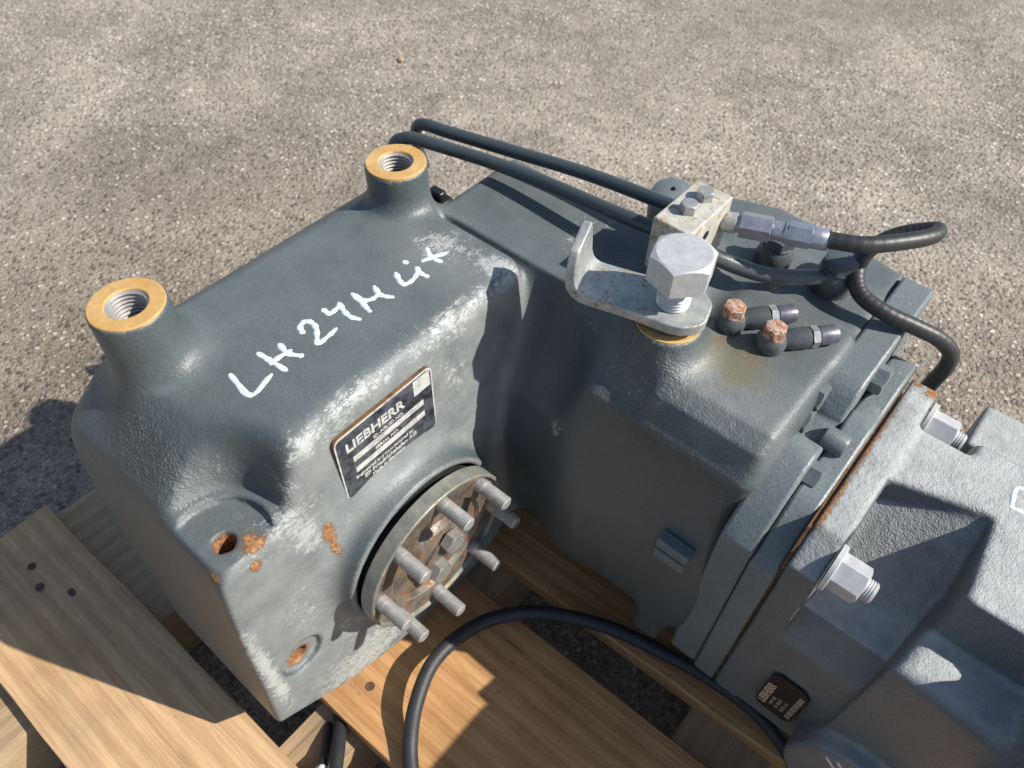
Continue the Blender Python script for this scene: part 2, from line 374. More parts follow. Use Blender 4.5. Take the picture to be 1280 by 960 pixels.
def surface(sdf, lo, hi, h):
    g = [np.arange(lo[i], hi[i] + h, h, dtype=f32) for i in range(3)]
    X = np.meshgrid(*g, indexing='ij'); D = sdf(X).astype(f32); del X
    S = D < 0; nx, ny, nz = D.shape
    cnt = sum(S[a:nx - 1 + a, b:ny - 1 + b, c:nz - 1 + c].astype(np.int8) for a in (0, 1) for b in (0, 1) for c in (0, 1))
    act = (cnt > 0) & (cnt < 8); I = np.argwhere(act); idx = np.full(act.shape, -1, np.int64); idx[act] = np.arange(len(I))
    acc = np.zeros((len(I), 3)); num = np.zeros(len(I))
    for ax in range(3):
        for b in (0, 1):
            for c in (0, 1):
                o0 = [0, 0, 0]; o0[(ax + 1) % 3] = b; o0[(ax + 2) % 3] = c; o1 = list(o0); o1[ax] = 1
                d0 = D[I[:, 0] + o0[0], I[:, 1] + o0[1], I[:, 2] + o0[2]]; d1 = D[I[:, 0] + o1[0], I[:, 1] + o1[1], I[:, 2] + o1[2]]
                m = (d0 < 0) != (d1 < 0); t = np.where(m, d0 / np.where(m, d0 - d1, 1), 0)
                q = np.tile(np.array(o0, float), (len(I), 1)); q[:, ax] = t; acc[m] += q[m]; num[m] += 1
    V = (I + acc / num[:, None]) * h + np.array(lo)
    Q = []
    for ax in range(3):
        i, j = (ax + 1) % 3, (ax + 2) % 3
        sl0 = [slice(None)] * 3; sl1 = [slice(None)] * 3; sl0[ax] = slice(0, -1); sl1[ax] = slice(1, None)
        for q in (i, j): sl0[q] = slice(1, -1); sl1[q] = slice(1, -1)
        A, B = S[tuple(sl0)], S[tuple(sl1)]
        e = np.argwhere(A != B); fl = A[A != B]
        e[:, i] += 1; e[:, j] += 1
        def cell(di, dj):
            k = e.copy(); k[:, i] -= di; k[:, j] -= dj; return idx[k[:, 0], k[:, 1], k[:, 2]]
        q = np.stack([cell(1, 1), cell(0, 1), cell(0, 0), cell(1, 0)], 1); q[~fl] = q[~fl][:, ::-1]; Q.append(q)
    Q = np.concatenate(Q)
    e = h * .2
    for it in range(3):
        pv = [V[:, k].astype(f32) for k in range(3)]; d = sdf(pv).astype(float); G = np.zeros_like(V)
        for k in range(3):
            pp = [a.copy() for a in pv]; pp[k] += f32(e); pm = [a.copy() for a in pv]; pm[k] -= f32(e); G[:, k] = (sdf(pp) - sdf(pm)) / (2 * e)
        gl = np.maximum((G ** 2).sum(1), .25); st = np.clip(d / gl, -h, h); V = V - .9 * G * st[:, None]
    return V, Q, G / np.maximum(np.linalg.norm(G, axis=1), 1e-6)[:, None]
def np_mesh(name, V, Q, mat, attrs):
    me = bpy.data.meshes.new(name); me.vertices.add(len(V)); me.vertices.foreach_set('co', V.astype(f32).ravel())
    me.loops.add(Q.size); me.loops.foreach_set('vertex_index', Q.astype(np.int32).ravel())
    me.polygons.add(len(Q)); me.polygons.foreach_set('loop_start', np.arange(0, Q.size, 4, dtype=np.int32))
    try: me.polygons.foreach_set('loop_total', np.full(len(Q), 4, np.int32))
    except Exception: pass
    me.update(calc_edges=True); me.polygons.foreach_set('use_smooth', np.ones(len(Q), bool)); me.materials.append(M[mat])
    for k, a in attrs.items():
        at = me.attributes.new(k, 'FLOAT', 'POINT'); at.data.foreach_set('value', a.astype(f32))
    return me
def blob(V, pts):
    a = np.zeros(len(V))
    for p in pts:
        x, y, z, r = p[:4]; g = p[4] if len(p) > 4 else 1.; rr = r if isinstance(r, tuple) else (r, r, r)
        d = sum(((V[:, i] - (x, y, z)[i]) / rr[i]) ** 2 for i in range(3)); a = np.maximum(a, g * np.exp(-d))
    return a

# ================================================================== SETTING: ground
gv, gf = [], []
st = [-14, -6, -3, -1.6, -.9, -.4, 0, .4, .9, 1.6, 3, 6, 14]
for a in st:
    for b in st: gv.append((a, b, GZ + (.004 * math.sin(a * 3.1 + b) * math.cos(b * 2.3) if abs(a) < 4 and abs(b) < 4 else 0)))
n_ = len(st)
gf = [(i * n_ + j, (i + 1) * n_ + j, (i + 1) * n_ + j + 1, i * n_ + j + 1) for i in range(n_ - 1) for j in range(n_ - 1)]
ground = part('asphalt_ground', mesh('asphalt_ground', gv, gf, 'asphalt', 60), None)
tag(ground, 'weathered brownish grey asphalt yard with pale aggregate', 'ground', kind='structure')

# ================================================================== PALLET
pal = empty('wooden_pallet', (-.3, .2, GZ))
tag(pal, 'rough pine pallet of nailed boards and beams under the grey gearbox', 'pallet')
def board(name, x0, x1, y0, y1, z0, z1, mat, rot=0., segs=10, seed=0, along='x'):
    rnd = random.Random(seed); cx, cy = (x0 + x1) / 2, (y0 + y1) / 2
    V, F = [], []
    L = (x0, x1) if along == 'x' else (y0, y1); W_ = (y0, y1) if along == 'x' else (x0, x1)
    b = .0016
    sec = lambda: [(W_[0], z0), (W_[1], z0), (W_[1], z1 - b), (W_[1] - b, z1), (W_[0] + b, z1), (W_[0], z1 - b)]
    for i in range(segs + 1):
        t = L[0] + (L[1] - L[0]) * i / segs
        for (q, z) in sec():
            q2 = q + rnd.uniform(-.0009, .0009); z2 = z + rnd.uniform(-.0004, .0004)
            V.append((t - cx, q2 - cy, z2) if along == 'x' else (q2 - cx, t - cy, z2))
    for i in range(segs):
        for k in range(6): F.append((i * 6 + k, i * 6 + (k + 1) % 6, (i + 1) * 6 + (k + 1) % 6, (i + 1) * 6 + k))
    F += [tuple(range(6))[::-1], tuple(range(segs * 6, segs * 6 + 6))]
    me = mesh(name, V, F, mat, 30)
    return part(name, me, pal, Matrix.Translation((cx, cy, 0)) @ Matrix.Rotation(rot, 4, 'Z'))
BT = .06
tag(board('plank', -.765, .10, -.134, .016, BT, DECK, 'pine grey board', R(1.4), 14, 1), 'weathered plank at the near left with screw holes')
board('plank', -.345, .42, .087, .290, BT, DECK, 'pine board', R(1.6), 14, 2)
board('plank', -.42, .46, .341, .455, BT, DECK, 'pine board', R(2.6), 14, 3)
board('plank', -.70, .46, .56, .66, BT, DECK, 'pine board', R(2.0), 14, 4)
board('bearer', -.764, -.540, -.30, .30, GZ, BT, 'pine bearer', 0, 10, 5, 'y')
board('bearer', -.325, -.262, -.25, .75, GZ, BT, 'pine bearer', 0, 12, 6, 'y')
board('bearer', -.012, .085, -.02, .75, GZ, BT, 'pine bearer', 0, 12, 7, 'y')
sv, sf = lathe([(.0062, 0), (.0062, .0003), (.0050, .0005), (.0030, -.0006), (.001, -.0012)], 16)
sm_ = mesh('screw_head', sv, sf, 'old screw', 40)
for (x, y) in ((-.634, -.034), (-.70, -.048), (-.668, -.055), (-.29, .12), (-.29, .25), (.03, .14), (.03, .25)):
    part('screw_head', sm_, pal, Matrix.Translation((x, y, DECK + .0002)) @ Matrix.Diagonal((.7 + .25 * abs(math.sin(x * 77)), .62 + .2 * abs(math.sin(y * 91)), 1, 1)))

# ================================================================== GEARBOX
gb = empty('gearbox', (-.25, .33, DECK))
tag(gb, 'grey painted cast iron gearbox with hydraulic motor, pipes and rusty bosses, on the wooden pallet', 'gearbox')
OC = (.221, .2804)      # output shaft centre (y, z)
BOSS = [(-.4675, .1256, .545), (-.4675, .3928, .5286)]
BB = (-.1836, .4202, .495)
XZ = [(-.495, .500), (-.290, .500), (-.290, .30), (-.285, .09), (-.37, .075), (-.47, .13), (-.528, .26), (-.540, .38), (-.528, .46)]
YZ = [(.100, .500), (.40, .488), (.41, .30), (.385, .14), (.30, .082), (.20, .080), (.10, .118), (.028, .165), (.044, .36), (.052, .43)]
BODY = [(.414, .478), (.525, .478), (.54, .465), (.545, .16), (.52, .09), (.44, .088), (.375, .14), (.356, .20), (.354, .29), (.366, .36), (.402, .44)]
BODY2 = [(.402, .457), (.60, .457), (.63, .43), (.635, .16), (.58, .09), (.42, .088), (.372, .14), (.354, .20), (.352, .30), (.365, .428)]
def housing(p):
    blk = smax(sext(p, 'y', XZ, -.05, .46, .004), sext(p, 'x', YZ, -.60, -.25, .004), .022)
    blk = smax(blk, p[0] + f32(.3175) - (f32(.49) - p[2]) * f32(.055), .008 + .012 * np.clip((p[2] - f32(.40)) / f32(.05), 0, 1))
    # access pocket above the corner lug
    pk = ellip(p, (-.310, .085, .470), (.030, .040, .042))
    pk = smin(pk, scyl(p, 'z', (-.334, .072), .066, .4252, .53, .003, -.18), .02)
    blk = smax(blk, -pk, .014)
    blk = smin(blk, sbox(p, (-.335, .172, .470), (-.3190, .214, .4875), .001), .003)
    # shoulder of the near end slopes away from the boss
    blk = smax(blk, (f32(.095) - p[1]) * f32(.62) + (p[2] - f32(.468)) * f32(.78), .03)
    for i, (x, y, z) in enumerate(BOSS): blk = smin(blk, scyl(p, 'z', (x, y), .0287, .40, z - .0010, .0005, (.015, .004)[i]), (.030, .020)[i])
    bd = sext(p, 'x', BODY, -.445, -.215, .012)
    b2 = sext(p, 'x', BODY2, -.225, -.062, .014)
    bd = smin(bd, b2, .060)
    bd = smin(bd, scyl(p, 'x', (.487, .245), .146, -.20, -.062, .01), .04)
    bd = smin(bd, sext(p, 'z', [(-.262, .50), (-.062, .50), (-.062, .652), (-.10, .660), (-.20, .668), (-.250, .650)], .20, .457, .008), .02)
    pad = sext(p, 'x', [(.392, .467), (.53, .467), (.53, .38), (.39, .38), (.366, .430), (.376, .457)], -.165, -.062, .008)
    bd = smin(bd, pad, .018)
    bd = smin(bd, scyl(p, 'z', (BB[0], BB[1]), .0290, .30, BB[2] - .0010, .0005, .085), .026)
    bd = smin(bd, sbox(p, (-.108, .340, .140), (-.078, .37, .322), .005), .012)
    d = smin(blk, bd, .022)
    # valley between the drop box and the body
    d = smax(d, -ellip(p, (-.262, .352, .455), (.030, .030, .050)), .03)
    # machined spot faces and holes
    d = np.maximum(d, -scyl(p, 'z', (-.338, .074), .045, .4185, .60, .001)) if False else d
    d = smax(d, -scyl(p, 'z', (-.336, .070), .0400, .4175, .4300, .0), .0015)
    d = smax(d, -scyl(p, 'z', (-.338, .074), .0088, .39, .43, .0), .001)
    d = smax(d, -scyl(p, 'x', (.076, .240), .0215, -.3085, -.27, .0), .002)
    d = smax(d, -scyl(p, 'x', (.074, .238), .0105, -.335, -.28, .0), .001)
    # output bore
    d = smin(d, scyl(p, 'x', OC, .0900, -.33, -.2870, .001), .030)
    d = smax(d, -scyl(p, 'x', OC, .0838, -.324, -.27, .0), .0015)
    for (x, y, z) in BOSS + [BB]: d = smax(d, -scyl(p, 'z', (x, y), .0160, z - .05, z + .02, 0), .0015)
    return d
V, Q, N = surface(housing, (-.57, -.005, .06), (-.05, .69, .565), .0030)
front = np.clip((N[:, 0] - .2) * 2, 0, 1)
wear = blob(V, [(-.318, .13, .49, (.02, .03, .02)), (-.318, .20, .487, (.014, .06, .016)), (-.32, .31, .484, (.018, .08, .02), .9), (-.33, .38, .488, (.05, .02, .02), 1.),
    (-.31, .11, .43, (.03, .04, .045), .95), (-.312, .15, .48, (.02, .06, .02)), (-.35, .09, .45, (.03, .03, .02), .95), (-.312, .30, .43, (.02, .03, .06), .65),
    (-.300, .14, .14, (.02, .09, .05), 1.15), (-.302, .10, .30, (.02, .03, .06), .7), (-.304, .045, .27, (.014, .010, .11), 1.25), (-.304, .13, .22, (.02, .02, .05), .8), (-.308, .125, .39, (.02, .02, .04), 1.05), (-.39, .37, .485, (.03, .03, .02), .9),
    (-.312, .20, .37, (.02, .12, .02), .45), (-.26, .40, .47, (.03, .02, .02), .6), (-.17, .385, .45, (.05, .03, .03), .5), (-.30, .46, .478, (.06, .02, .02), .55),
    (-.12, .39, .45, (.08, .02, .02), .5), (-.24, .357, .36, (.012, .02, .012), .9), (-.20, .357, .33, (.01, .02, .01), .8), (-.30, .50, .478, (.05, .03, .01), .5)])
rust = blob(V, [(-.312, .1426, .3699, (.02, .006, .014), 1.3), (-.312, .172, .349, (.02, .005, .011), 1.7), (-.306, .159, .295, (.02, .006, .008), 1.7), (-.312, .088, .419, (.02, .010, .0055), 1.3), (-.312, .0793, .403, (.02, .005, .007), 1.3),
    (-.312, .142, .350, (.02, .004, .012), 1.1), (-.338, .074, .400, (.0098, .0098, .016), 3.), (-.325, .074, .238, (.020, .0118, .0118), 3.),
    (-.150, .447, .465, (.014, .010, .012), .62), (-.118, .452, .467, (.02, .010, .01), .55), (-.322, .052, .412, (.012, .005, .006), .8), (-.145, .40, .46, (.02, .01, .01), .6),
    (-.312, .19, .155, (.02, .05, .012), .5), (-.165, .575, .457, (.022, .018, .012), .95)])
dirt = blob(V, [(-.312, .20, .34, (.03, .08, .03), .5), (-.13, .44, .465, (.05, .035, .02), 1.), (-.31, .25, .16, (.03, .08, .04), .6), (-.07, .45, .43, (.02, .03, .02), .8), (-.45, .03, .25, (.08, .03, .1), .5), (-.33, .05, .2, (.04, .02, .08), .5)])
pit = blob(V, [(-.43, .075, .455, (.045, .022, .035), 1.3), (-.36, .08, .45, (.03, .02, .02), .8), (-.312, .16, .15, (.02, .1, .05), .9), (-.14, .385, .43, (.08, .03, .03), .6), (-.18, .39, .45, (.03, .02, .05), .8)])
dust = np.clip((N[:, 0] - .45) * 2.2, 0, 1) * np.clip((-.27 - V[:, 0]) * 60, 0, 1) * np.clip((.492 - V[:, 2]) * 120, 0, 1) * .8 + .20 * np.clip((N[:, 2] - .7) * 4, 0, 1) + blob(V, [(-.12, .40, .45, (.07, .03, .03), .55), (-.37, .36, .49, (.05, .04, .02), .35)])  # dust on the front face; up-facing faces painted lighter as if sunlit
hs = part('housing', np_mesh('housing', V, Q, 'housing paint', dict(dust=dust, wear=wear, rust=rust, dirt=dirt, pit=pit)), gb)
# bosses: bare machined faces and threaded bores
bfm = mesh('boss_face', *lathe([(.0156, -.004), (.0156, -.0006), (.0164, .0005), (.0272, .0005), (.0277, .0001), (.0280, -.004)], 48, False, False), 'brass rust face', 30)
tp = []
for k in range(12): z = -.0012 - k * .0036; tp += [(.0158, z), (.0134, z - .0015), (.0134, z - .0021)]
thm = mesh('threaded_bore', *lathe(tp + [(.0158, tp[-1][1] - .0005), (.001, tp[-1][1] - .0005)], 36, False, True), 'thread steel', 25)
for b in BOSS + [BB]:
    part('boss_face', bfm, hs, Matrix.Translation(b)); part('threaded_bore', thm, hs, Matrix.Translation(b))
# handwriting in white paint marker on top of the drop box
STROKES = [[(-.4026, .1519), (-.3761, .1502), (-.379, .1709)], [(-.4032, .1791), (-.3887, .1808), (-.3749, .1821)], [(-.3987, .1957), (-.3873, .1944), (-.3776, .1998)],
    [(-.3889, .1795), (-.3893, .1881), (-.3884, .1968)], [(-.3967, .2163), (-.4037, .2196), (-.4051, .2257), (-.4006, .2285), (-.3928, .227), (-.3855, .2216), (-.3783, .2163), (-.3785, .2255), (-.3801, .236)],
    [(-.4036, .2445), (-.3973, .2451), (-.3975, .2512), (-.3989, .2576)], [(-.4001, .2578), (-.3908, .2548), (-.382, .2539), (-.3747, .2568)],
    [(-.4005, .2731), (-.3879, .2714), (-.3753, .2687)], [(-.3985, .2731), (-.3880, .2748), (-.3846, .2809), (-.385, .2858)], [(-.3937, .2912), (-.3849, .2884), (-.3793, .2896), (-.3742, .2929)],
    [(-.3927, .3153), (-.3847, .3115), (-.3786, .3102), (-.3767, .316), (-.3783, .3242), (-.3841, .3329)], [(-.3846, .3324), (-.3776, .3303), (-.3707, .3311)], [(-.3983, .3314), (-.3965, .3316)],
    [(-.396, .3568), (-.3858, .3514), (-.3758, .3532)], [(-.388, .3437), (-.385, .3536), (-.3807, .3634)]]
def drop(sdf, x, y, z0):
    z = z0
    for k in range(40):
        d = float(sdf([np.array([x], f32), np.array([y], f32), np.array([z], f32)])[0]); z -= d * .9
        if d < 5e-5: break
    return z
def strokes_mesh(sdf, strokes, z0, wd, up=True):
    allm = []
    for s in strokes:
        pts = spline([(x, y, 0) for x, y in s], 6); pts = [Vector((p.x, p.y, drop(sdf, p.x, p.y, z0))) for p in pts]
        V_, F_ = [], []; n = len(pts)
        # half-round paint ribbon with rounded ends
        sec = [(-1, -.0002), (-.8, .00035), (0, .0006), (.8, .00035), (1, -.0002)]
        T = [(pts[min(i + 1, n - 1)] - pts[max(i - 1, 0)]).normalized() for i in range(n)]
        ext = [pts[0] - T[0] * wd * .8] + pts + [pts[-1] + T[-1] * wd * .8]; T = [T[0]] + T + [T[-1]]
        for i, p in enumerate(ext):
            side = T[i].cross(Vector((0, 0, 1))).normalized(); k = (.45 if i in (0, len(ext) - 1) else 1.) * (1 + .15 * math.sin(i * 1.1 + s[0][0] * 900) + .10 * math.sin(i * 3.7 + s[0][1] * 500) - .18 * i / len(ext))
            for (a, b) in sec: V_.append(p + side * (a * wd * k) + Vector((0, 0, b)))
        for i in range(len(ext) - 1):
            for k in range(4): F_.append((i * 5 + k, i * 5 + k + 1, (i + 1) * 5 + k + 1, (i + 1) * 5 + k))
        allm.append((V_, F_))
    return merge(*allm)
part('handwriting', mesh('handwriting', *strokes_mesh(housing, STROKES, .53, .0027), 'white marker', 60), gb)

# name plate on the front face
def on_front(x): return Matrix(((0, 0, 1, x), (1, 0, 0, 0), (0, 1, 0, 0), (0, 0, 0, 1)))   # local x->y, y->z, z->+x
PX = -.3140
pw, ph_ = .1045, .081
def rrect(w, h, r, n=5):
    o = []
    for (cx, cy, a0) in ((w - r, r, -90), (w - r, h - r, 0), (r, h - r, 90), (r, r, 180)):
        for k in range(n + 1): a = R(a0 + 90 * k / n); o.append((cx + r * math.cos(a), cy + r * math.sin(a)))
    return o
npM = Matrix.Translation((PX + .0012, .1687, .3857)) @ Matrix.Rotation(R(0), 4, 'X') @ on_front(0)
part('plate_edge', mesh('plate_edge', *prism([(x - .0003, y) for x, y in rrect(pw + .0002, ph_ + .0003, .006)], -.003, .0000, 'z'), 'rust seam', 40), gb, npM)
npl = part('nameplate', mesh('nameplate', *prism(rrect(pw, ph_, .006), -.002, .0008, 'z'), 'plate white', 40), gb, npM)
part('nameplate_field', mesh('nameplate_field', *prism([(x + .0014, y + .0014) for x, y in rrect(pw - .0028, ph_ - .0028, .005)], .0004, .0010, 'z'), 'plate black', 40), npl, npM)
def txt(s, size, x, y, mat, parent, Mx, bold=0., sx=1., z=.0011, name='lettering', ext=.00015):
    v, f = text_mesh(s, size, bold, ext=ext); v = [(a * sx + x, b + y, c + z) for a, b, c in v]
    return part(name, mesh(name, v, f, mat), parent, Mx)
def bar(x0, x1, y0, y1, mat, parent, Mx, z=.0012, name='data_field'):
    return part(name, mesh(name, *prism([(x0, y0), (x1, y0), (x1, y1), (x0, y1)], .0006, z, 'z'), mat), parent, Mx)
txt('LIEBHERR', .0150, .009, .0590, 'plate white', npl, npM, .00045, .98)
bar(.083, .1015, .0605, .0785, 'plate white', npl, npM)
txt('ID.-NR./ID.NO.', .0052, .036, .0512, 'plate white', npl, npM, .0001)
bar(.014, .092, .0425, .0490, 'plate white', npl, npM)
txt('SERIAL NO.', .0052, .036, .0362, 'plate white', npl, npM, .0001)
bar(.014, .092, .0275, .0340, 'plate white', npl, npM)
txt('Engineered and manufactured by', .0048, .012, .0200, 'plate white', npl, npM, .0001, 1.02)
txt('ZF Friedrichshafen AG', .0064, .020, .0130, 'plate white', npl, npM, .00015, 1.02)
txt('Made in Germany', .0052, .028, .0070, 'plate white', npl, npM, .0001)

# output flange with eight studs
XD = -.265
foM = axis_mx((XD, *OC), (1, 0, 0))
prof = [(.070, -.0155), (.0850, -.0155), (.0864, -.0145), (.0864, -.0010), (.0855, 0), (.0835, 0), (.0822, -.0035), (.0600, -.0035), (.0585, -.004), (.0560, -.009), (.0360, -.009), (.0345, -.006), (.0330, -.002), (.0300, -.001), (.001, -.001)]
fl = part('output_flange', mesh('output_flange', *lathe(prof, 72), 'flange steel', 35), gb, foM)
part('flange_recess', mesh('flange_recess', *lathe([(.0820, -.0125), (.0818, -.0030), (.0604, -.0030), (.0577, -.0048), (.0556, -.0086), (.0364, -.0086), (.0349, -.0056), (.0334, -.0016), (.0302, -.0006), (.001, -.0006)], 64), 'rusty steel', 35), fl, foM)
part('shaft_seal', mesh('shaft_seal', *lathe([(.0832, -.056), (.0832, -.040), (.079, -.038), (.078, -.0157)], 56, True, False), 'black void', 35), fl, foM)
# lock plate
lk = [(.0315 * math.cos(a) * .52, .0315 * math.sin(a)) for a in [R(k * 15) for k in range(24)]]
part('lock_plate', mesh('lock_plate', *prism(lk, -.001, .0028, 'z'), 'rusty steel', 40), fl, foM @ Matrix.Rotation(R(-18), 4, 'Z') if False else axis_mx((XD, *OC), (1, 0, 0), R(-58)), .0006)
fbm = mesh('hex_bolt', *hexhead(.0215, .0100), 'bolt steel', 17)
for s in (1, -1):
    part('hex_bolt', fbm, fl, axis_mx((XD + .0022, OC[0] + s * .0098, OC[1] + s * .0150), (1, 0, 0), R(12)))
stm = mesh('stud', *merge(lathe([(.0072, -.004), (.0072, .004), (.0066, .0045)], 24), threaded(.0071, .0042, .0315, .0019, 24, .0011)), 'stud steel', 30)
for k in range(8):
    a = .6593 + k * math.pi / 4
    part('stud', stm, fl, axis_mx((XD, OC[0] + .0739 * math.cos(a), OC[1] + .0739 * math.sin(a)), (1, 0, 0), k))

# end flange plates between the gearbox and the motor
def octo(y0, y1, z0, z1, c): return [(y0 + c, z0), (y1 - c, z0), (y1, z0 + c), (y1, z1 - c), (y1 - c, z1), (y0 + c, z1), (y0, z1 - c), (y0, z0 + c)]
P1 = [(.345, .150), (.40, .135), (.58, .135), (.645, .17), (.648, .45), (.642, .462), (.495, .462), (.478, .452), (.468, .432), (.448, .425), (.432, .436), (.420, .443), (.400, .440), (.362, .405), (.345, .385)]
pl1 = part('end_flange', mesh('end_flange', *prism(P1, -.0635, -.034, 'x'), 'flange paint'), gb, None, .003, 3)
L2 = [(.343, .146), (.40, .130), (.58, .130), (.60, .15), (.60, .41), (.575, .432), (.535, .436), (.515, .428), (.500, .427), (.487, .437), (.462, .437), (.440, .424), (.400, .424), (.385, .420), (.360, .398), (.343, .375)]
pl2 = part('adapter_plate', mesh('adapter_plate', *prism(L2, -.0335, -.0112, 'x'), 'flange paint'), gb, None, .003, 3)
part('seam_rust', mesh('seam_rust', *prism([(y + (.0040 if y < .45 else -.0040), z - .0030) for y, z in octo(.345, .572, .135, .426, .022)], -.0116, -.0090, 'x'), 'rust seam'), gb)
hbm = mesh('flange_bolt', *merge(hexhead(.0230, .0110), lathe([(.007, -.01), (.007, 0)], 16)), 'bolt paint', 17)
for (x, y, z) in ((-.034, .524, .446), (-.034, .416, .421), (-.034, .385, .30), (-.034, .38, .18)):
    part('flange_bolt', hbm, pl1, axis_mx((x, y, z), (1, 0, 0), R(10)))
part('cap_screw', mesh('cap_screw', *lathe([(.0105, 0), (.0105, .017), (.0092, .019), (.006, .019), (.006, .012), (.001, .012)], 28), 'bolt paint', 35), pl1, axis_mx((-.0395, .452, .430), (1, 0, 0)))
bm2 = mesh('body_bolt', *merge(hexhead(.0220, .0095), lathe([(.007, -.012), (.007, 0)], 16)), 'bolt paint', 17)
part('body_bolt', bm2, gb, axis_mx((-.064, .455, .432), (1, 0, 0), R(10)))
part('body_bolt', bm2, gb, axis_mx((-.064, .470, .448), (1, 0, 0), R(25)))
# level plug on the dark side wall
part('cast_lug', mesh('cast_lug', *merge(box(-.109, -.077, .336, .350, .304, .317), box(-.109, -.077, .336, .350, .321, .334), box(-.105, -.081, .339, .352, .31, .325)), 'bolt paint'), gb, None, .002)
# round cap with a pin hole behind the pipes
part('eye_cap', mesh('eye_cap', *merge(lathe([(.022, -.03), (.022, .0), (.019, .007), (.012, .010), (.003, .010), (.003, .006), (.0005, .006)], 36)), 'bolt paint', 40), gb, axis_mx((-.277, .572, .484), (0, -.12, 1)))
# black plastic plug behind the far boss
part('sensor_plug', mesh('sensor_plug', *merge(box(-.482, -.455, .430, .452, .40, .462), box(-.475, -.458, .436, .446, .462, .472)), 'black plastic'), gb, None, .002)

# big hex bolt holding the lifting bracket
z0 = .540
part('bracket_bolt', mesh('bracket_bolt', *merge(hexhead(.0455, .025, 48), lathe([(.0175, -.0012), (.0195, 0)], 36)), 'zinc', 17), gb, axis_mx((BB[0], BB[1], z0), (0, 0, 1), R(16)))
part('bolt_shank', mesh('bolt_shank', *threaded(.0136, .470, .5405, .0031, 36, .0013, .0), 'zinc', 40), gb, Matrix.Translation((BB[0], BB[1], 0)))
part('bolt_washer', mesh('bolt_washer', *lathe([(.0139, .4962), (.0205, .4962), (.0205, .5028), (.0139, .5028)], 36, False, False), 'dark steel', 30), gb, Matrix.Translation((BB[0], BB[1], 0)))
bmx = Matrix.Translation((BB[0], BB[1], 0)) @ Matrix.Rotation(R(17), 4, 'Z')
hw = .0235
pl_ = [(.0295 * math.cos(R(a)) * 1.0, hw * math.sin(R(a)) * 1.18) for a in range(-70, 71, 14)]
# profile of the bent strap in local x-z, swept across local y
bz0, bz1 = .5032, .5132
cl = [(.0300, 0., .0090), (.0275, 0., .0150), (.0225, 0., .0200), (.0150, 0., .0240), (.0060, 0., .0255), (-.0060, 0., .0250), (-.0250, 0., .0230), (-.0480, 0., .0225), (-.0640, 0., .0225), (-.0700, .0008, .0225), (-.0755, .0040, .0222), (-.0790, .0090, .0218), (-.0803, .0160, .0210), (-.0812, .0240, .0200), (-.0818, .0310, .0180), (-.0820, .0370, .0150)]
LV, LF = [], []; hz = (bz0 + bz1) / 2; th_ = (bz1 - bz0) / 2
for i, (x, z, hw_) in enumerate(cl):
    p0, p1 = cl[max(i - 1, 0)], cl[min(i + 1, len(cl) - 1)]; t_ = Vector((p1[0] - p0[0], 0, p1[1] - p0[1])).normalized(); nn = Vector((t_.z, 0, -t_.x))
    tt = th_ * (1 if z < .01 else .82); off = .0 if z < .012 else .004 * min(1, (z - .012) / .02)
    for (sy, sn) in ((-1, -1), (1, -1), (1, 1), (-1, 1)): LV.append(Vector((x, sy * hw_ + off, hz + z)) + nn * (sn * tt) + Vector((0, 0, (sy * .5 + .5) * max(0, z - .018) * .45)))
for i in range(len(cl) - 1):
    for k in range(4): LF.append((i * 4 + k, i * 4 + (k + 1) % 4, (i + 1) * 4 + (k + 1) % 4, (i + 1) * 4 + k))
LF += [(0, 1, 2, 3), tuple((len(cl) - 1) * 4 + k for k in (3, 2, 1, 0))]
bk = part('lifting_bracket', mesh('lifting_bracket', LV, LF, 'old zinc'), gb, bmx, .0012)

# valve block with its bolts, fitting and hose
vb = part('valve_block', mesh('valve_block', *box(-.2365, -.2005, .4625, .5305, .492, .545), 'block alloy'), gb, None, .0015)
vbm = mesh('block_bolt', *hexhead(.0135, .0085), 'old zinc', 17)
for (x, y, a) in ((-.2190, .4880, 5), (-.2178, .5120, 20)): part('block_bolt', vbm, vb, axis_mx((x, y, .545), (0, 0, 1), R(a)))
part('port_plug', mesh('port_plug', *lathe([(.0045, 0), (.0045, .0004), (.0005, .0004)], 20), 'black void'), vb, axis_mx((-.2005, .492, .527), (1, 0, 0)))
F0 = Vector((-.2005, .5240, .523)); FD = (Vector((-.1233, .5523, .528)) - F0).normalized()
ft = part('hose_fitting', mesh('hose_fitting', *lathe([(.0075, -.002), (.0090, .001), (.0090, .010), (.0075, .011), (.0075, .016)], 24), 'old zinc', 35), gb, axis_mx(F0, FD))
hx = lambda af, h: merge(hexhead(af, h))
part('union_nut', mesh('union_nut', *hx(.0200, .026), 'zinc bluish', 30), ft, axis_mx(F0 + FD * .014, FD, R(8)))
part('adapter', mesh('adapter', *lathe([(.0070, 0), (.0080, .001), (.0080, .010), (.0092, .0105), (.0092, .014)], 24), 'zinc bluish', 35), ft, axis_mx(F0 + FD * .040, FD))
part('swivel_nut', mesh('swivel_nut', *hx(.0185, .020), 'zinc bluish', 30), ft, axis_mx(F0 + FD * .053, FD, R(22)))
part('crimp_ferrule', mesh('crimp_ferrule', *lathe([(.0080, 0), (.0092, .001), (.0092, .0125), (.0085, .0135), (.0098, .014)], 28), 'zinc bluish', 35), ft, axis_mx(F0 + FD * .072, FD))
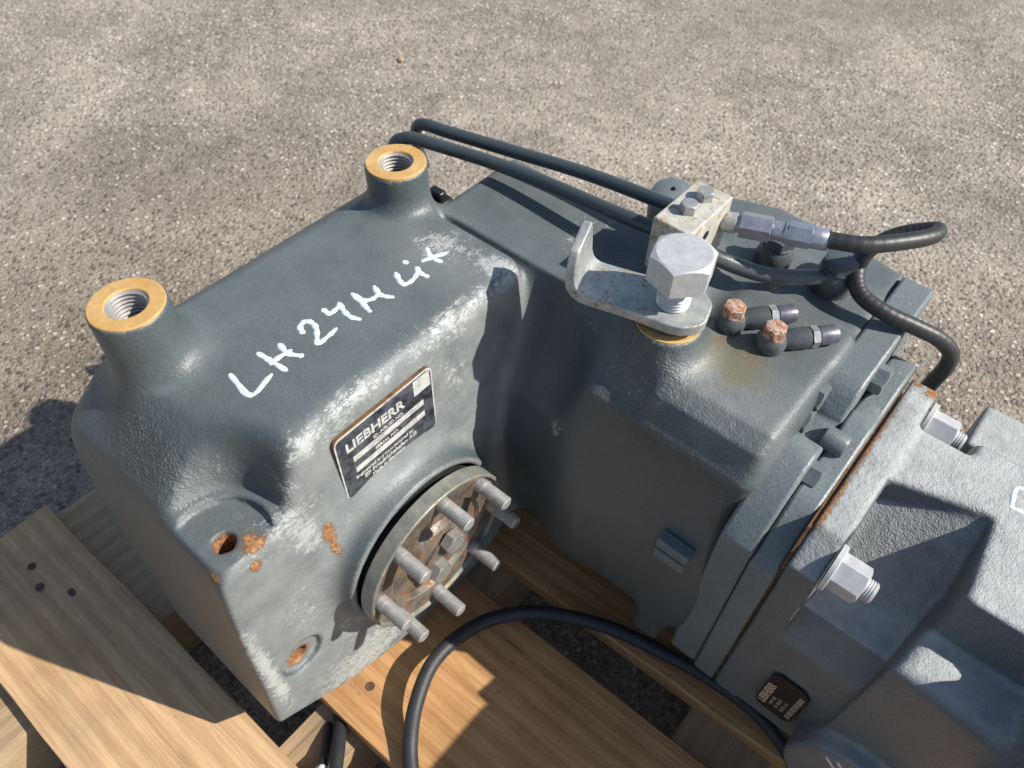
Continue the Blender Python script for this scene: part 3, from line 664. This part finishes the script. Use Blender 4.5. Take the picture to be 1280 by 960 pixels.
hp = spline([(-.1233, .5523, .528), (-.0946, .565, .53), (-.0713, .591, .53), (-.0573, .6155, .528), (-.0564, .6315, .525), (-.0665, .6300, .520), (-.0815, .6225, .512), (-.0930, .6080, .503), (-.0960, .5915, .495), (-.0897, .575, .487), (-.0773, .5664, .481), (-.0554, .5665, .476), (-.0319, .5758, .469), (-.0097, .5877, .459), (.0044, .5958, .445), (.0083, .6001, .425), (.0057, .6091, .39), (.002, .615, .34)], 12)
hv, hf = tube(hp, .0072, 20)
hme = mesh('hydraulic_hose', hv, hf, 'hose rubber', 60)
at = hme.attributes.new('rib', 'FLOAT', 'POINT'); at.data.foreach_set('value', np.repeat(np.sin(np.arange(len(hp)) * 1.9) * .5 + .5, 20).astype(f32))
part('hydraulic_hose', hme, gb)
# steel pipes
for pts in ([(-.556, .476, .42), (-.5555, .4690, .455), (-.5492, .4630, .478), (-.5340, .4668, .489), (-.5097, .4720, .492), (-.4094, .4886, .497), (-.2964, .4898, .506), (-.2340, .4896, .512)],
            [(-.560, .512, .42), (-.559, .503, .455), (-.5490, .4960, .481), (-.5359, .4962, .490), (-.5043, .4990, .493), (-.4296, .5122, .497), (-.3401, .5240, .504), (-.2340, .5265, .513)]):
    part('steel_pipe', mesh('steel_pipe', *tube(spline(pts, 10), .0066, 18), 'pipe paint', 60), gb)
# bent pipe from the block to the large banjo
part('bent_pipe', mesh('bent_pipe', *tube(spline([(-.215, .500, .500), (-.1934, .5104, .495), (-.1737, .5216, .488), (-.1517, .5345, .483), (-.13, .5538, .480), (-.112, .572, .479)], 10), .0074, 18), 'fitting paint', 60), gb)
def banjo(loc, r, h, af, hh, mat_body, mat_bolt, roll, d=None, name='banjo_fitting'):
    bo = part(name, mesh(name, *lathe([(r * .72, 0), (r * .9, h * .12), (r, h * .35), (r, h * .65), (r * .92, h * .86), (r * .74, h), (.001, h)], 32), mat_body, 40), gb, Matrix.Translation(loc))
    part('banjo_bolt', mesh('banjo_bolt', *merge(lathe([(af * .56, -.0018), (af * .56, 0)], 24), hexhead(af, hh)), mat_bolt, 30), bo, axis_mx((loc[0], loc[1], loc[2] + h + .0016), (0, 0, 1), R(roll)))
    return bo
banjo((-.108, .581, .457), .0185, .030, .0285, .010, 'fitting paint', 'fitting paint', 14)
banjo((-.1650, .577, .457), .0170, .026, .0250, .010, 'fitting paint', 'fitting paint', 35)
for (bx, by, z, rl) in ((-.1510, .4725, .4655, 8), (-.1135, .4735, .4655, 22)):
    bo = banjo((bx, by, z), .0128, .0165, .0165, .0085, 'fitting paint', 'rusty bolt', rl)
    d = Vector((.70, .715, .09)).normalized(); c = Vector((bx, by, z + .0085))
    part('stub_pipe', mesh('stub_pipe', *lathe([(.0070, .008), (.0085, .015), (.0092, .017), (.0092, .031), (.0080, .032)], 24), 'fitting paint', 35), bo, axis_mx(c, d))
    part('lock_nut', mesh('lock_nut', *hexhead(.0165, .006), 'old zinc', 17), bo, axis_mx(c + d * .033, d, R(15)))
    part('end_cap', mesh('end_cap', *lathe([(.0070, .038), (.0082, .040), (.0082, .053), (.0074, .055), (.0060, .055), (.0055, .051), (.0005, .051)], 24), 'dark steel', 22), bo, axis_mx(c, d))

# ---------------------------------------------------------------- hydraulic motor
MF = octo(.345, .572, .09, .426, .0)
MFp = [(.345, .142), (.355, .132), (.562, .132), (.572, .142), (.572, .418), (.564, .426), (.376, .426), (.345, .402)]
def motor(p):
    fl_ = sext(p, 'x', MFp, -.0085, .0165, .002)
    bd = sext(p, 'x', [(.392, .424), (.535, .424), (.555, .40), (.56, .16), (.54, .125), (.42, .125), (.378, .16), (.372, .33)], .0, .36, .006)
    # pocket round the near nut
    pk = sext(p, 'z', [(-.02, .20), (.105, .20), (.100, .405), (.094, .468), (.090, .472), (.018, .452), (.0165, .30)], .335, .60, .002)
    pk2 = (p[2] - f32(.430)) + (f32(.47) - p[1]) * f32(-.35)
    bd = smax(bd, -pk, .006)
    # sloping web in the pocket
    web = sext(p, 'x', [(.365, .27), (.49, .27), (.49, .424), (.474, .421), (.36, .312)], .0, .098, .003)
    bd = smin(bd, web, .005)
    low = sext(p, 'x', [(.350, .135), (.56, .125), (.56, .33), (.40, .345), (.365, .335), (.345, .30)], .0, .30, .012)
    bd = smin(bd, low, .008)
    sh = sext(p, 'z', [(.088, .338), (.20, .330), (.20, .43), (.10, .43)], .2, .378, .014)
    bd = smin(bd, sh, .007)
    # raised block on the far right
    bd = smin(bd, sbox(p, (.058, .592, .20), (.30, .652, .362), .003), .004)
    # side cover
    bd = smin(bd, scyl(p, 'y', (.133, .186), .060, .316, .40, .004), .008)
    # unseen block added towards the right to cast shade on the centre plank
    bd = smin(bd, sbox(p, (.176, .205, .33), (.36, .390, .455), .02), .02)
    d = smin(fl_, bd, .006)
    # spot faces for the nuts
    d = smax(d, -scyl(p, 'x', (.366, .402), .026, .0165, .055, .001), .003)
    d = smax(d, -sbox(p, (.0165, .520, .375), (.060, .62, .50), .004), .006)
    return d
V, Q, N = surface(motor, (-.02, .19, .08), (.38, .74, .475), .0031)
wear = blob(V, [(0, .40, .426, (.02, .03, .02), .5)]); pit = .18 + blob(V, [(.06, .44, .39, (.05, .05, .05), .35)])
rust = blob(V, [(-.006, .568, .424, (.012, .012, .012), 1.1), (-.008, .47, .426, (.006, .10, .006), .75), (-.008, .40, .426, (.006, .05, .008), .9), (.07, .44, .40, (.02, .006, .02), .55), (.012, .56, .426, (.01, .01, .01), .9)])
dirt = blob(V, [(.05, .37, .36, (.03, .02, .03), .7)])
mdust = np.clip((N[:, 2] - .45) * 2.5, 0, 1) * .95  # sunlight painted into the colour: up-facing motor faces made paler
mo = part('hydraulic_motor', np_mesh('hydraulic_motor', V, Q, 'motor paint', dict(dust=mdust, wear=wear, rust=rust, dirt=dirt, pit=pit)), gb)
num = mesh('flange_nut', *merge(hexhead(.0275, .0225), lathe([(.0205, -.0045), (.0205, -.0008), (.0195, 0), (.01, 0)], 36), threaded(.0092, .0, .031, .002, 24, .001)), 'zinc', 17)
for (y, z, r_) in ((.366, .402, 6), (.545, .404, 12)): part('flange_nut', num, mo, axis_mx((.0215, y, z), (1, 0, 0), R(r_)))
# motor data plate on the shaded side wall
mpM = Matrix(((1, 0, 0, .030), (0, 0, -1, .3442), (0, 1, 0, .170), (0, 0, 0, 1)))     # local x->x, y->z, z->-y
mpl = part('motor_nameplate', mesh('motor_nameplate', *prism([(.004, 0), (.032, 0), (.037, .008), (.037, .066), (.030, .0745), (.006, .0745), (0, .067), (0, .006)], -.001, .0008, 'z'), 'plate dark', 40), mo, mpM)
def rot_text(s, size, x, y, mat, bold=0., sx=1.):
    v, f = text_mesh(s, size, bold, ext=.00015); v = [(x - b, y + a * sx, c + .0010) for a, b, c in v]; v = [(a, b, c) for a, b, c in v]
    return part('lettering', mesh('lettering', v, f, mat), mpl, mpM)
rot_text('LIEBHERR', .0105, .0092, .008, 'plate copper', .0004, 1.0)
for i, s in enumerate(('LMV 165', 'ID 106 02', 'SN 03 116')): rot_text(s, .0052, .0155 + i * .0055, .014, 'plate copper', 0, 1.0)
for k in range(16):
    y = .010 + k * .0033; part('barcode_bar', mesh('barcode_bar', *prism([(.0295, y), (.0345, y), (.0345, y + (.0014 if k % 3 else .0022)), (.0295, y + (.0014 if k % 3 else .0022))], .0006, .0011, 'z'), 'plate copper'), mpl, mpM)
part('motor_marking', mesh('motor_marking', *strokes_mesh(motor, [[(.1010, .4900), (.0985, .5110), (.1100, .5130), (.1220, .515)], [(.1010, .4900), (.1120, .4920), (.122, .494)]], .46, .0021), 'white marker', 60), mo)

lf_v = [(0, 0, 0), (.010, .006, .003), (.022, .007, .001), (.034, 0, .004), (.022, -.007, .002), (.010, -.006, .001), (.012, 0, .0045), (.023, 0, .0035)]
lf = part('dry_leaf', mesh('dry_leaf', lf_v, [(0, 1, 6), (1, 2, 7, 6), (2, 3, 7), (3, 4, 7), (4, 5, 6, 7), (5, 0, 6)], 'leaf'), None, Matrix.Translation((-1.44, 1.262, GZ + .003)) @ Matrix.Rotation(R(-30), 4, 'Z'))
lf.modifiers.new('solid', 'SOLIDIFY').thickness = .0006
tag(lf, 'small dry yellowish leaf lying alone on the asphalt far behind the gearbox', 'leaf')
cmk = []
for (x0, z0_, x1, z1_) in ((.1085, .232, .128, .214), (.1005, .226, .119, .209)):
    dx, dz = x1 - x0, z1_ - z0_; L_ = math.hypot(dx, dz); ox, oz = -dz / L_ * .0012, dx / L_ * .0012
    cmk.append(prism([(x0 - ox, z0_ - oz), (x0 + ox, z0_ + oz), (x1 + ox, z1_ + oz), (x1 - ox, z1_ - oz)], .3154, .3166, 'y'))
part('cap_marking', mesh('cap_marking', *merge(*cmk), 'white marker'), mo)
# ================================================================== loose cables
wb = part('loose_bolt', mesh('loose_bolt', *merge(threaded(.0085, 0, .030, .0018, 24, .0009), lathe([(.0072, .0295), (.0060, .0325), (.002, .0335)], 24), lathe([(.016, 0), (.016, .003), (.009, .003)], 28)), 'zinc', 35), None, Matrix.Translation((-.150, .1105, DECK)))
tag(wb, 'white zinc bolt tip on the plank, just right of the thick black cable', 'bolt')
cp = spline([(-.165, .060, .088), (-.1883, .0833, .092), (-.2124, .1055, .097), (-.232, .1349, .110), (-.247, .1745, .115), (-.2467, .2177, .110), (-.2327, .2619, .102), (-.1962, .3037, .097), (-.1323, .3372, .097), (-.0606, .3560, .097), (-.0131, .3640, .096), (.037, .3660, .096), (.0771, .3562, .096), (.1004, .3412, .096), (.13, .30, .096)], 10)
cb = part('black_cable', mesh('black_cable', *tube(cp, .0080, 20), 'cable jacket', 60), None)
tag(cb, 'thick black rubber cable looping across the pallet planks in front of the gearbox', 'cable')
for i, pts in enumerate(([(-.232, .018, .098), (-.2495, .0354, .092), (-.2719, .0577, .08), (-.2983, .0784, .06), (-.33, .0875, .02)], [(-.240, .006, .098), (-.2595, .0239, .09), (-.2796, .0442, .07), (-.3079, .071, .05), (-.335, .0904, .01)])):
    c_ = part('sensor_cable', mesh('sensor_cable', *tube(spline(pts, 8), .0072 if i == 0 else .006, 16), 'cable jacket', 60), None)
    tag(c_, ['thicker dusty black cable hanging below the lower corner of the gearbox', 'thinner black cable with a white tag below the gearbox corner'][i], 'cable')
    if i == 1: part('cable_tag', mesh('cable_tag', *tube([Vector((-.2475, .0135, .0945)), Vector((-.2595, .0239, .0905)), Vector((-.266, .0307, .083))], .0068, 14), 'label white', 60), c_)
